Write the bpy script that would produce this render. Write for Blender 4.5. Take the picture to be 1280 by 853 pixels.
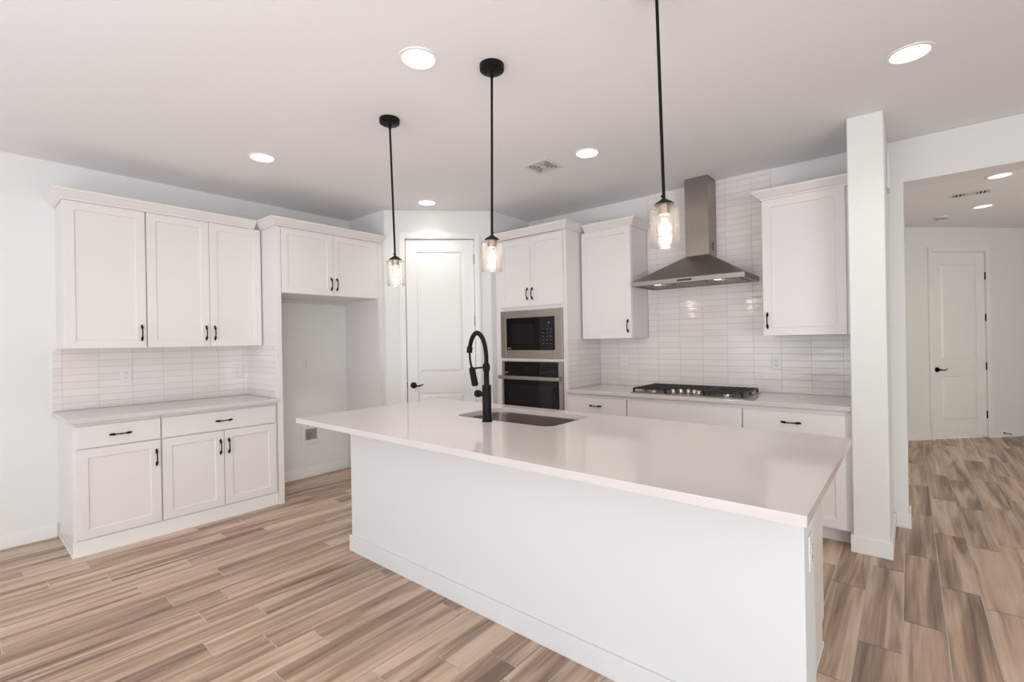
import bpy, bmesh, math, random
from mathutils import Vector, Matrix
random.seed(7)
PI = math.pi
sc = bpy.context.scene
col = sc.collection
for o in list(bpy.data.objects): bpy.data.objects.remove(o)

# ------------------------------------------------------------------ camera
YAW, ROLL = math.radians(40.02), math.radians(-1.0035)
F = Vector((-math.sin(YAW), math.cos(YAW), 0)); R0 = Vector((math.cos(YAW), math.sin(YAW), 0)); U0 = Vector((0, 0, 1))
Rv = R0*math.cos(ROLL) + U0*math.sin(ROLL); Uv = -R0*math.sin(ROLL) + U0*math.cos(ROLL)
cd = bpy.data.cameras.new('camera'); cam = bpy.data.objects.new('camera', cd); col.objects.link(cam)
cd.sensor_width = 36; cd.lens = 592.5/1280*36; cd.clip_start = 0.02
M = Matrix.Identity(4)
for i in range(3):
    M[i][0], M[i][1], M[i][2] = Rv[i], Uv[i], -F[i]
M[0][3], M[1][3], M[2][3] = 4.8024, -3.0402, 1.3743
cam.matrix_world = M
sc.camera = cam

# ------------------------------------------------------------------ world, daylight, exposure
EXPOSURE = 0.10
sc.view_settings.view_transform = 'Standard'; sc.view_settings.look = 'None'
sc.view_settings.gamma = 1; sc.view_settings.use_curve_mapping = False
sc.view_settings.exposure = EXPOSURE
w = bpy.data.worlds.new('world'); sc.world = w; w.use_nodes = True
w.node_tree.nodes['Background'].inputs[0].default_value = (0.93, 0.96, 1.0, 1)
w.node_tree.nodes['Background'].inputs[1].default_value = 2.0

def area(name, loc, target, sx, sy, power, color=(1, 1, 1)):
    l = bpy.data.lights.new(name, 'AREA'); l.shape = 'RECTANGLE'; l.size = sx; l.size_y = sy; l.energy = power; l.color = color
    o = bpy.data.objects.new(name, l); col.objects.link(o); o.location = loc
    o.rotation_euler = (Vector(target)-Vector(loc)).to_track_quat('-Z', 'Y').to_euler()
    return o
# daylight through the window wall behind the camera and the window on the right hand side of the great room
DAY = (0.93, 0.975, 1.0)
area('daylight_rear', (3.9, -7.84, 1.35), (3.9, 0, 1.35), 5.6, 2.1, 14, DAY)
area('daylight_side', (8.04, -4.9, 1.45), (0, -4.9, 1.45), 3.0, 1.9, 8, DAY)
# unseen fill areas added near those windows, aimed up to brighten the ceiling
area('ceiling_fill_rear', (3.9, -7.7, .5), (3.9, -3.2, 2.75), 5.6, .8, 10, DAY)
area('ceiling_fill_side', (7.9, -4.9, .7), (3.6, -3.6, 2.75), 3.0, .7, 84, DAY)
fill_ = area('ceiling_fill_uplight', (3.9, -4.9, .5), (3.9, -4.5, 2.7), 2.6, 2.6, 64, (.93, .975, 1.06)); fill_.data.shape = 'DISK'  # large unseen uplight added as ceiling fill, standing in for bounced flash
area('hall_fill', (8.1, 3.0, 1.5), (4.8, 3.6, 1.6), 1.8, 1.6, 14, (1.0, .88, .72))  # unseen warm fill added to brighten the hall

# ------------------------------------------------------------------ materials
def nm(name):
    m = bpy.data.materials.new(name); m.use_nodes = True
    nt = m.node_tree; return m, nt, nt.nodes['Principled BSDF']
def noise_bump(nt, b, scale, strength, dist=0.002, detail=3, vec=None):
    tc = nt.nodes.new('ShaderNodeTexCoord'); n = nt.nodes.new('ShaderNodeTexNoise'); n.inputs['Scale'].default_value = scale
    n.inputs['Detail'].default_value = detail
    bp = nt.nodes.new('ShaderNodeBump'); bp.inputs['Strength'].default_value = strength; bp.inputs['Distance'].default_value = dist
    nt.links.new(tc.outputs['Object'], n.inputs['Vector']); nt.links.new(n.outputs['Fac'], bp.inputs['Height'])
    nt.links.new(bp.outputs['Normal'], b.inputs['Normal']); return n
def mat(name, c, rough=.5, metal=0, bump=None, spec=.5, coat=0):
    m, nt, b = nm(name); b.inputs['Base Color'].default_value = (*c, 1); b.inputs['Roughness'].default_value = rough
    b.inputs['Metallic'].default_value = metal; b.inputs['Specular IOR Level'].default_value = spec
    b.inputs['Coat Weight'].default_value = coat
    if bump: noise_bump(nt, b, *bump)
    return m
WALL = mat('wall_paint', (.82, .817, .80), .55, bump=(140, .12, .001), spec=.3)
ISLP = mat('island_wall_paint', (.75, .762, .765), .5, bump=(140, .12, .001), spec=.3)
CEIL = mat('ceiling_paint', (.87, .865, .875), .75, bump=(90, .25, .002), spec=.2)
TRIM = mat('trim_paint', (.87, .865, .85), .32, bump=(60, .02, .001))
CAB = mat('cabinet_paint', (.81, .782, .768), .33, bump=(45, .03, .001))
CABIN = mat('cabinet_interior', (.70, .67, .62), .5, bump=(45, .03, .001))
GAP = mat('dark_recess', (.10, .09, .085), .8, bump=(45, .03, .001))
BLACK = mat('matte_black_metal', (.008, .0075, .007), .42, metal=0, spec=.14, bump=(200, .05, .0005))
IRON = mat('cast_iron', (.012, .012, .012), .5, bump=(400, .3, .0005))
GLASSB = mat('black_glass', (.006, .005, .005), .04, bump=(3, .01, .001), spec=.3)
GLASSW = mat('oven_window_glass', (.012, .010, .009), .06, bump=(3, .01, .001), spec=.3)
PLAST = mat('white_plastic', (.82, .81, .79), .3, bump=(30, .02, .0005))
SLOT = mat('slot_black', (.03, .03, .03), .6, bump=(30, .02, .0005))
PRINT = mat('white_print', (.7, .7, .7), .5, bump=(30, .02, .0005))
CHROME = mat('polished_knob_steel', (.62, .6, .57), .18, metal=1, bump=(300, .03, .0003))
BRASS = mat('supply_valve_grey', (.35, .34, .33), .4, metal=.6, bump=(300, .03, .0003))
GRILLE = mat('vent_grille_paint', (.72, .72, .70), .45, bump=(60, .02, .001))
DUCT = mat('duct_interior', (.06, .06, .06), .7, bump=(60, .02, .001))

def steel(name, base, rough, axis):
    m, nt, b = nm(name)
    tc = nt.nodes.new('ShaderNodeTexCoord'); mp = nt.nodes.new('ShaderNodeMapping'); n = nt.nodes.new('ShaderNodeTexNoise')
    mp.inputs['Scale'].default_value = axis; n.inputs['Scale'].default_value = 1; n.inputs['Detail'].default_value = 4
    nt.links.new(tc.outputs['Object'], mp.inputs['Vector']); nt.links.new(mp.outputs[0], n.inputs['Vector'])
    cr = nt.nodes.new('ShaderNodeValToRGB'); cr.color_ramp.elements[0].position = .3; cr.color_ramp.elements[1].position = .7
    cr.color_ramp.elements[0].color = (*[c*.88 for c in base], 1); cr.color_ramp.elements[1].color = (*base, 1)
    nt.links.new(n.outputs['Fac'], cr.inputs[0]); nt.links.new(cr.outputs[0], b.inputs['Base Color'])
    b.inputs['Metallic'].default_value = 1; b.inputs['Roughness'].default_value = rough
    b.inputs['Anisotropic'].default_value = .6
    bp = nt.nodes.new('ShaderNodeBump'); bp.inputs['Strength'].default_value = .05; bp.inputs['Distance'].default_value = .0005
    nt.links.new(n.outputs['Fac'], bp.inputs['Height']); nt.links.new(bp.outputs[0], b.inputs['Normal'])
    return m
STEEL = steel('brushed_steel', (.40, .355, .315), .30, (4, 4, 500))
STEELH = steel('hood_brushed_steel', (.36, .325, .295), .34, (500, 4, 4))
SINKM = steel('sink_steel', (.45, .41, .375), .28, (3, 200, 3))

def quartz():
    m, nt, b = nm('white_quartz')
    n = noise_bump(nt, b, 6, .0)
    n2 = nt.nodes.new('ShaderNodeTexNoise'); n2.inputs['Scale'].default_value = 900; n2.inputs['Detail'].default_value = 2
    tc = nt.nodes.new('ShaderNodeTexCoord'); nt.links.new(tc.outputs['Object'], n2.inputs['Vector'])
    cr = nt.nodes.new('ShaderNodeValToRGB')
    cr.color_ramp.elements[0].position = .30; cr.color_ramp.elements[0].color = (.635, .607, .592, 1)
    cr.color_ramp.elements[1].position = .42; cr.color_ramp.elements[1].color = (.665, .628, .612, 1)
    nt.links.new(n2.outputs['Fac'], cr.inputs[0]); nt.links.new(cr.outputs[0], b.inputs['Base Color'])
    b.inputs['Roughness'].default_value = .09; b.inputs['Specular IOR Level'].default_value = .6
    return m
QUARTZ = quartz()

def tile(name, ax, off):                      # stacked glazed tile: ax = horizontal world axis
    m, nt, b = nm(name)
    tc = nt.nodes.new('ShaderNodeTexCoord'); sp = nt.nodes.new('ShaderNodeSeparateXYZ'); nt.links.new(tc.outputs['Object'], sp.inputs[0])
    cb = nt.nodes.new('ShaderNodeCombineXYZ')
    ah = nt.nodes.new('ShaderNodeMath'); ah.operation = 'ADD'; ah.inputs[1].default_value = off[0]
    av = nt.nodes.new('ShaderNodeMath'); av.operation = 'ADD'; av.inputs[1].default_value = off[1]
    nt.links.new(sp.outputs[ax], ah.inputs[0]); nt.links.new(sp.outputs['Z'], av.inputs[0])
    nt.links.new(ah.outputs[0], cb.inputs[0]); nt.links.new(av.outputs[0], cb.inputs[1])
    br = nt.nodes.new('ShaderNodeTexBrick'); br.offset = 0; br.squash = 1; br.offset_frequency = 1
    br.inputs['Scale'].default_value = 1; br.inputs['Brick Width'].default_value = .2065; br.inputs['Row Height'].default_value = .0528
    br.inputs['Mortar Size'].default_value = .0016; br.inputs['Mortar Smooth'].default_value = .4; br.inputs['Bias'].default_value = 0
    br.inputs['Color1'].default_value = (.85, .805, .785, 1); br.inputs['Color2'].default_value = (.80, .755, .735, 1)
    br.inputs['Mortar'].default_value = (.60, .545, .515, 1)
    nt.links.new(cb.outputs[0], br.inputs['Vector']); nt.links.new(br.outputs['Color'], b.inputs['Base Color'])
    n = nt.nodes.new('ShaderNodeTexNoise'); n.inputs['Scale'].default_value = 9; n.inputs['Detail'].default_value = 2
    mp = nt.nodes.new('ShaderNodeMapping'); mp.inputs['Scale'].default_value = (.5, 2.2, 1)
    nt.links.new(cb.outputs[0], mp.inputs[0]); nt.links.new(mp.outputs[0], n.inputs['Vector'])
    b1 = nt.nodes.new('ShaderNodeBump'); b1.inputs['Strength'].default_value = .35; b1.inputs['Distance'].default_value = .006
    b2 = nt.nodes.new('ShaderNodeBump'); b2.inputs['Strength'].default_value = .6; b2.inputs['Distance'].default_value = .0015; b2.invert = True
    nt.links.new(n.outputs['Fac'], b1.inputs['Height']); nt.links.new(br.outputs['Fac'], b2.inputs['Height'])
    nt.links.new(b1.outputs[0], b2.inputs['Normal']); nt.links.new(b2.outputs[0], b.inputs['Normal'])
    b.inputs['Roughness'].default_value = .10
    return m
TILEA = tile('glazed_tile_left', 'Y', (2.498+.2065*20, -.914+.0528*40))
TILEB = tile('glazed_tile_range', 'X', (-2.352+.2065*40, -.914+.0528*40))
TILES = tile('glazed_tile_return', 'Y', (-1.3125+.2065*20, -.914+.0528*40))

def wood():
    m, nt, b = nm('wood_look_plank')
    N = nt.nodes; L = nt.links
    tc = N.new('ShaderNodeTexCoord'); at = N.new('ShaderNodeAttribute'); at.attribute_name = 'tone'
    at.attribute_type = 'GEOMETRY'
    add = N.new('ShaderNodeVectorMath'); add.operation = 'ADD'
    sc_ = N.new('ShaderNodeVectorMath'); sc_.operation = 'SCALE'; sc_.inputs['Scale'].default_value = 37.0
    L.new(at.outputs['Color'], sc_.inputs[0]); L.new(tc.outputs['Object'], add.inputs[0]); L.new(sc_.outputs[0], add.inputs[1])
    def nz(scale, detail, rough=.5, dist=0):
        mp = N.new('ShaderNodeMapping'); mp.inputs['Scale'].default_value = scale; L.new(add.outputs[0], mp.inputs[0])
        n = N.new('ShaderNodeTexNoise'); n.inputs['Scale'].default_value = 1; n.inputs['Detail'].default_value = detail
        n.inputs['Roughness'].default_value = rough; n.inputs['Distortion'].default_value = dist
        L.new(mp.outputs[0], n.inputs['Vector']); return n.outputs['Fac']
    broad = nz((13, .8, 1), 2.5, .55, .8)
    fine = nz((75, 2.2, 1), 4, .6, .3)
    grain = nz((330, 9, 1), 3)
    def mul(a, k):
        q = N.new('ShaderNodeMath'); q.operation = 'MULTIPLY'; L.new(a, q.inputs[0]); q.inputs[1].default_value = k; return q.outputs[0]
    def plus(a, c):
        q = N.new('ShaderNodeMath'); q.operation = 'ADD'; L.new(a, q.inputs[0])
        if isinstance(c, float): q.inputs[1].default_value = c
        else: L.new(c, q.inputs[1])
        return q.outputs[0]
    sep = N.new('ShaderNodeSeparateColor'); L.new(at.outputs['Color'], sep.inputs[0])
    v = plus(plus(plus(mul(broad, 1.9), mul(fine, .55)), mul(grain, .22)), mul(sep.outputs[0], .34))
    v = plus(v, -.98)
    cr = N.new('ShaderNodeValToRGB'); e = cr.color_ramp.elements
    e[0].position = .1; e[0].color = (.215, .142, .100, 1); e[1].position = .95; e[1].color = (.70, .54, .42, 1)
    x = e.new(.42); x.color = (.42, .290, .208, 1); x = e.new(.66); x.color = (.59, .430, .318, 1)
    L.new(v, cr.inputs[0]); L.new(cr.outputs[0], b.inputs['Base Color'])
    b.inputs['Roughness'].default_value = .42; b.inputs['Specular IOR Level'].default_value = .35
    bp = N.new('ShaderNodeBump'); bp.inputs['Strength'].default_value = .1; bp.inputs['Distance'].default_value = .001
    L.new(fine, bp.inputs['Height']); L.new(bp.outputs[0], b.inputs['Normal'])
    return m
WOOD = wood()
GROUT = mat('floor_grout', (.72, .65, .58), .8, bump=(200, .2, .001))

def emit(name, c, s):
    m, nt, b = nm(name); b.inputs['Base Color'].default_value = (.9, .9, .9, 1)
    n = nt.nodes.new('ShaderNodeTexNoise'); n.inputs['Scale'].default_value = 3
    mx = nt.nodes.new('ShaderNodeMixRGB'); mx.inputs[1].default_value = (*c, 1); mx.inputs[2].default_value = (*[k*.97 for k in c], 1)
    nt.links.new(n.outputs['Fac'], mx.inputs[0]); nt.links.new(mx.outputs[0], b.inputs['Emission Color'])
    b.inputs['Emission Strength'].default_value = s; return m
LENS = emit('lit_lens', (1, .95, .88), 8)
LENSH = emit('lit_hall_lens', (1, .90, .72), 1.25)
FILA = emit('lit_filament', (1, .72, .42), 120)
HOODL = emit('lit_hood_lamp', (1, .9, .78), 2.5)

def clear_glass(name, seeded):
    m = bpy.data.materials.new(name); m.use_nodes = True; nt = m.node_tree; nt.nodes.clear(); N = nt.nodes; L = nt.links
    out = N.new('ShaderNodeOutputMaterial'); tr = N.new('ShaderNodeBsdfTransparent'); gl = N.new('ShaderNodeBsdfGlossy'); mx = N.new('ShaderNodeMixShader')
    tr.inputs[0].default_value = (.99, .985, .98, 1); gl.inputs['Roughness'].default_value = .03
    fr = N.new('ShaderNodeLayerWeight'); fr.inputs['Blend'].default_value = .28
    tc = N.new('ShaderNodeTexCoord'); v = N.new('ShaderNodeTexVoronoi'); v.inputs['Scale'].default_value = 170 if seeded else 20
    L.new(tc.outputs['Object'], v.inputs['Vector'])
    bp = N.new('ShaderNodeBump'); bp.inputs['Strength'].default_value = .3 if seeded else .02; bp.inputs['Distance'].default_value = .002
    L.new(v.outputs['Distance'], bp.inputs['Height']); L.new(bp.outputs[0], gl.inputs['Normal'])
    ad = N.new('ShaderNodeMath'); ad.operation = 'MULTIPLY_ADD'; ad.inputs[1].default_value = .6; ad.inputs[2].default_value = .02
    L.new(fr.outputs['Fresnel'], ad.inputs[0])
    m1 = N.new('ShaderNodeMixShader'); m1.inputs[0].default_value = .014 if seeded else .005; df = N.new('ShaderNodeBsdfTranslucent'); df.inputs[0].default_value = (.95, .93, .9, 1)
    L.new(tr.outputs[0], m1.inputs[1]); L.new(df.outputs[0], m1.inputs[2])
    L.new(ad.outputs[0], mx.inputs[0]); L.new(m1.outputs[0], mx.inputs[1]); L.new(gl.outputs[0], mx.inputs[2]); L.new(mx.outputs[0], out.inputs[0])
    return m
SEEDED = clear_glass('seeded_glass', True)
BULBG = clear_glass('bulb_glass', False)

# ------------------------------------------------------------------ mesh helpers
def nb(): return bmesh.new()
def box(bm, x0, y0, z0, x1, y1, z1):
    x0, x1 = sorted((x0, x1)); y0, y1 = sorted((y0, y1)); z0, z1 = sorted((z0, z1))
    v = [bm.verts.new(p) for p in ((x0,y0,z0),(x1,y0,z0),(x1,y1,z0),(x0,y1,z0),(x0,y0,z1),(x1,y0,z1),(x1,y1,z1),(x0,y1,z1))]
    for f in ((0,3,2,1),(4,5,6,7),(0,1,5,4),(1,2,6,5),(2,3,7,6),(3,0,4,7)): bm.faces.new([v[i] for i in f])
    return bm
def prism(bm, pts, z0, z1):                  # pts: ccw list of (x,y)
    a = [bm.verts.new((x, y, z0)) for x, y in pts]; b = [bm.verts.new((x, y, z1)) for x, y in pts]; n = len(pts)
    bm.faces.new(a[::-1]); bm.faces.new(b)
    for i in range(n): bm.faces.new((a[i], a[(i+1) % n], b[(i+1) % n], b[i]))
    return bm
def lathe(bm, prof, seg=32, mtx=None, cap=True):   # prof: [(r,z)] bottom->top
    rings = []
    for r, z in prof:
        if r < 1e-6: rings.append([bm.verts.new((0, 0, z))])
        else: rings.append([bm.verts.new((r*math.cos(2*PI*i/seg), r*math.sin(2*PI*i/seg), z)) for i in range(seg)])
    for a, b in zip(rings, rings[1:]):
        for i in range(seg):
            j = (i+1) % seg
            if len(a) == 1 and len(b) == 1: continue
            if len(a) == 1: bm.faces.new((a[0], b[j], b[i]))
            elif len(b) == 1: bm.faces.new((a[i], a[j], b[0]))
            else: bm.faces.new((a[i], a[j], b[j], b[i]))
    if cap:
        if len(rings[0]) > 1: bm.faces.new(rings[0][::-1])
        if len(rings[-1]) > 1: bm.faces.new(rings[-1])
    if mtx is not None:
        vs = [v for rg in rings for v in rg]; bmesh.ops.transform(bm, matrix=mtx, verts=vs)
    return bm
def tube(bm, pts, rad, seg=12, flat=1.0):    # rad: number or list; swept circle, capped
    pts = [Vector(p) for p in pts]; n = len(pts); rads = rad if isinstance(rad, (list, tuple)) else [rad]*n
    up = None; rings = []
    for i, p in enumerate(pts):
        t = (pts[min(i+1, n-1)] - pts[max(i-1, 0)]).normalized()
        if up is None: up = t.orthogonal().normalized() if abs(t.z) > .99 or abs(t.z) < .01 and False else (Vector((0, 0, 1)) if abs(t.z) < .9 else Vector((1, 0, 0)))
        a = (up - t*up.dot(t)).normalized(); up = a; b = t.cross(a)
        rings.append([bm.verts.new(p + (a*math.cos(2*PI*k/seg) + b*math.sin(2*PI*k/seg)*flat)*rads[i]) for k in range(seg)])
    for a, b in zip(rings, rings[1:]):
        for k in range(seg): bm.faces.new((a[k], a[(k+1) % seg], b[(k+1) % seg], b[k]))
    bm.faces.new(rings[0][::-1]); bm.faces.new(rings[-1]); return bm
def done(name, bm, m, parent=None, smooth=False, bevel=0, mats=None):
    bmesh.ops.recalc_face_normals(bm, faces=bm.faces)
    me = bpy.data.meshes.new(name); bm.to_mesh(me); bm.free()
    for k in (mats or [m]): me.materials.append(k)
    o = bpy.data.objects.new(name, me); col.objects.link(o)
    if parent: o.parent = parent
    if smooth:
        for p in me.polygons: p.use_smooth = True
        me.set_sharp_from_angle(angle=math.radians(40))
    if bevel:
        b = o.modifiers.new('bevel', 'BEVEL'); b.width = bevel; b.segments = 2; b.limit_method = 'ANGLE'
        b.harden_normals = False
    return o
def tag(o, label, cat, group=None):
    o['label'] = label; o['category'] = cat
    if group: o['group'] = group
    return o
def thing(name, label, cat, loc=(0,0,0), rotz=0, group=None):
    o = bpy.data.objects.new(name, None); o.empty_display_size = .1; col.objects.link(o)
    o.location = loc; o.rotation_euler = (0, 0, rotz); return tag(o, label, cat, group)
def struct(name, bm, m, parent=None, bevel=0, **k):
    o = done(name, bm, m, parent, bevel=bevel, **k)
    if not parent: o['kind'] = 'structure'
    return o
def dup(root):
    def rec(o, par):
        c = o.copy(); col.objects.link(c); c.parent = par
        for ch in [x for x in bpy.data.objects if x.parent == o]: rec(ch, c)
        return c
    return rec(root, None)

# ------------------------------------------------------------------ floor: individual wood-look planks with grout
PW, PL, X0 = .1553, .907, 4.914-40*.1553
OFF = {12:-1.85,13:-2.484,14:-2.678,15:-2.434,16:-2.07,17:-2.354,18:-1.99,19:-2.284,20:-2.068,21:-2.225,22:-2.008,23:-2.294,24:-2.092,
       25:-1.926,26:-2.172,27:-1.382,37:.134,38:-.42,39:-.107,40:.411,41:.268,42:.401}
HC = -.133                                  # hall wall: x - y = HC
bm = nb(); lay = bm.loops.layers.float_color.new('tone'); g = .0026
v = [bm.verts.new(p) for p in ((-.2,-8.1,-.002),(8.4,-8.1,-.002),(8.4,9,-.002),(-.2,9,-.002))]; f = bm.faces.new(v); f.material_index = 1
v = [bm.verts.new(p) for p in ((-.2,-8.1,-.06),(-.2,9,-.06),(8.4,9,-.06),(8.4,-8.1,-.06))]; f = bm.faces.new(v); f.material_index = 1
rnd = random.Random(11)
for k in range(8, 64):
    xa, xb = X0+k*PW+g, X0+(k+1)*PW-g
    if xa > 8.4: break
    xa = max(xa, -.2)
    o = OFF.get(k, rnd.uniform(0, PL)); n0 = math.floor((-8.1-o)/PL)
    for j in range(n0, n0+21):
        ya, yb = o+j*PL+g, o+(j+1)*PL-g
        if ya > 9: break
        t = (rnd.random(), rnd.random(), rnd.random(), 1)
        f = bm.faces.new([bm.verts.new(p) for p in ((xa,ya,0),(xb,ya,0),(xb,yb,0),(xa,yb,0))])
        for lp in f.loops: lp[lay] = t
me = bpy.data.meshes.new('floor'); bm.to_mesh(me); bm.free(); me.materials.append(WOOD); me.materials.append(GROUT)
fl = bpy.data.objects.new('floor', me); col.objects.link(fl); fl['kind'] = 'structure'

# ------------------------------------------------------------------ room shell
H, B = 2.75, 1.3125
struct('ceiling', box(nb(), -.2, -8.1, H, 8.4, 9, H+.15), CEIL)
struct('wall_left', box(nb(), -.14, -8, 0, 0, B+.2175, H), WALL)
def xzwall(pts, y0, y1):                     # wall plate from an outline in its own plane
    bm = nb(); a = [bm.verts.new((x, y0, z)) for x, z in pts]; b = [bm.verts.new((x, y1, z)) for x, z in pts]; n = len(pts)
    bm.faces.new(a); bm.faces.new(b[::-1])
    for i in range(n): bm.faces.new((a[i], b[i], b[(i+1) % n], a[(i+1) % n]))
    return bm
struct('wall_back', xzwall([(0, 0), (4.78, 0), (4.78, 2.448), (8.2, 2.448), (8.2, H), (0, H)], B, B+.2175), WALL, bevel=.006)
struct('wall_end', box(nb(), 4.51, .645, 0, 4.695, B, H), WALL, bevel=.008)       # short wing wall that closes the cabinet run
# right wall with a window opening
bm = nb(); box(bm, 8.2, -8, 0, 8.34, -6.5, H); box(bm, 8.2, -3.3, 0, 8.34, 2.0, H); box(bm, 8.2, 4.0, 0, 8.34, 9, H); box(bm, 8.2, 2.0, 0, 8.34, 4.0, .6); box(bm, 8.2, 2.0, 2.4, 8.34, 4.0, H); box(bm, 8.2, -6.5, 0, 8.34, -3.3, .45); box(bm, 8.2, -6.5, 2.45, 8.34, -3.3, H)
struct('wall_right', bm, WALL)
bm = nb(); box(bm, -.14, -8.14, 0, 1.0, -8, H); box(bm, 6.8, -8.14, 0, 8.34, -8, H); box(bm, 1.0, -8.14, 2.42, 6.8, -8, H); box(bm, 1.0, -8.14, 0, 6.8, -8, .2)
struct('wall_front', bm, WALL)
bm = nb()
for a, b in ((1.0, 1.06), (2.87, 2.93), (4.87, 4.93), (6.74, 6.8)): box(bm, a, -8.1, .2, b, -8.04, 2.42)
box(bm, 1.06, -8.1, .2, 6.74, -8.04, .26); box(bm, 1.06, -8.1, 2.36, 6.74, -8.04, 2.42); struct('window_1', bm, TRIM)
bm = nb()
for a, b in ((-6.5, -6.44), (-4.93, -4.87), (-3.36, -3.3)): box(bm, 8.24, a, .45, 8.3, b, 2.45)
box(bm, 8.24, -6.44, .45, 8.3, -3.36, .51); box(bm, 8.24, -6.44, 2.39, 8.3, -3.36, 2.45); struct('window_2', bm, TRIM)
bm = nb(); box(bm, 8.24, 2.0, .6, 8.3, 2.06, 2.4); box(bm, 8.24, 3.94, .6, 8.3, 4.0, 2.4); box(bm, 8.24, 2.06, .6, 8.3, 3.94, .66); box(bm, 8.24, 2.06, 2.34, 8.3, 3.94, 2.4); struct('added_hall_window', bm, TRIM)  # unseen window added to go with the hall fill lamp
# pantry box in the corner
P0, P1 = Vector((.663, -.1321)), Vector((1.434, .648)); DL = (P1-P0).length; DA = math.atan2(P1.y-P0.y, P1.x-P0.x)
struct('wall_pantry_left', box(nb(), 0, -.1321, 0, .663, -.02, H), WALL)
struct('wall_pantry_right', box(nb(), 1.322, .648, 0, 1.434, B, H), WALL)
def diag(o, p, ang):
    o.location = (p[0], p[1], 0); o.rotation_euler = (0, 0, ang); return o
DS0, DS1, DH = .208, .922, 2.452
bm = xzwall([(0, 0), (DS0-.02, 0), (DS0-.02, DH+.02), (DS1+.02, DH+.02), (DS1+.02, 0), (DL, 0), (DL, H), (0, H)], 0, .11)
diag(struct('wall_pantry_diagonal', bm, WALL, bevel=.004), P0, DA)

def casing(bm, s0, s1, h, cw):
    for a, b in ((s0-cw, s0), (s1, s1+cw)):
        box(bm, a, -.016, 0, b, 0, h+cw); box(bm, a+.012, -.021, 0, b-.012, -.016, h+cw-.012)
    box(bm, s0, -.016, h, s1, 0, h+cw); box(bm, s0, -.021, h+.012, s1, -.016, h+cw-.012)
def lever(parent, s, z, y, sgn):
    bm = nb(); mt = Matrix.Translation((s, y, z)) @ Matrix.Rotation(PI/2, 4, 'X')
    lathe(bm, [(0,-.001),(.031,-.001),(.033,.004),(.030,.011),(.012,.013),(.011,.045),(.013,.05),(0,.052)], 32, mt, cap=False)
    tube(bm, [(s, y-.046, z), (s+sgn*.03, y-.048, z-.004), (s+sgn*.055, y-.05, z-.006), (s+sgn*.08, y-.048, z+.002), (s+sgn*.105, y-.044, z+.010)], [.0095,.0085,.0075,.0065,.004], 12)
    return done('lever_handle', bm, BLACK, parent, smooth=True)
def panel_door(num, p, ang, s0, s1, h, panels, cw, knob, hingez):
    w_ = s1-s0
    root = done('door_%d' % num, box(nb(), s0+.003, .020, .012, s1-.003, .050, h-.004), TRIM); root['kind'] = 'structure'
    # front skin with recessed panels
    bm = nb(); a, b = panels[0][0], panels[0][1]; y0, y1 = .008, .020
    box(bm, s0+.003, y0, .012, a, y1, h-.004); box(bm, b, y0, .012, s1-.003, y1, h-.004)
    zs = [.012] + [q for pn in panels for q in (pn[2], pn[3])] + [h-.004]
    for i in range(0, len(zs), 2): box(bm, a, y0, zs[i], b, y1, zs[i+1])
    done('door_face', bm, TRIM, root, bevel=.004)
    for (pa, pb, z0, z1) in panels:
        bm = nb(); q = .038
        o_ = [(pa, z0), (pb, z0), (pb, z1), (pa, z1)]; i_ = [(pa+q, z0+q), (pb-q, z0+q), (pb-q, z1-q), (pa+q, z1-q)]
        V = lambda L, y: [bm.verts.new((x, y, z)) for x, z in L]
        A = V(o_, .0195); Bm = V(i_, .0115); C = V([(pa+q*.35, z0+q*.35), (pb-q*.35, z0+q*.35), (pb-q*.35, z1-q*.35), (pa+q*.35, z1-q*.35)], .019)
        for k in range(4):
            bm.faces.new((A[k], A[(k+1)%4], C[(k+1)%4], C[k])); bm.faces.new((C[k], C[(k+1)%4], Bm[(k+1)%4], Bm[k]))
        bm.faces.new(Bm); done('door_panel', bm, TRIM, root)
    bm = nb(); casing(bm, s0, s1, h, cw)
    for a, b in ((s0-.018, s0), (s1, s1+.018)): box(bm, a, 0, 0, b, .10, h)
    box(bm, s0-.018, 0, h, s1+.018, .10, h+.018)
    done('door_casing', bm, TRIM, root, bevel=.002)
    lever(root, knob[0], knob[1], .008, 1)
    bm = nb(); box(bm, s0-.0015, .002, knob[1]-.03, s0+.003, .03, knob[1]+.03); done('latch_plate', bm, BLACK, root)
    for z in hingez:
        bm = nb(); lathe(bm, [(.0065, -.05), (.0065, .05)], 12, Matrix.Translation((s1, .001, z))); box(bm, s1-.002, .002, z-.045, s1+.002, .02, z+.045)
        done('hinge', bm, BLACK, root, smooth=True)
    diag(root, p, ang); return root
panel_door(1, P0, DA, DS0, DS1, DH, [(DS0+.118, DS1-.118, .23, .846), (DS0+.118, DS1-.118, 1.054, 2.317)], .062, (.273, .932), (2.24, 1.595, .955, .30))
# closed pantry behind the door is not seen

# hall
bm = nb(); h0 = Vector((4.60, 4.60-HC)); hs = lambda x: (x-4.60)*math.sqrt(2)
HS0, HS1 = hs(5.028), hs(5.567)
bm = xzwall([(-.1, 0), (HS0-.02, 0), (HS0-.02, 2.455), (HS1+.02, 2.455), (HS1+.02, 0), (5.1, 0), (5.1, H), (-.1, H)], 0, .11)
diag(struct('wall_hall_diagonal', bm, WALL), h0, PI/4)
panel_door(2, h0, PI/4, HS0, HS1, 2.435, [(HS0+.125, HS1-.125, .23, .815), (HS0+.125, HS1-.125, 1.022, 2.278)], .058, (hs(5.07), .905), (2.118, 1.574, .936, .303))
struct('wall_hall_left', box(nb(), 4.64, B+.2175, 0, 4.768, 4.86, H), WALL)
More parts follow.
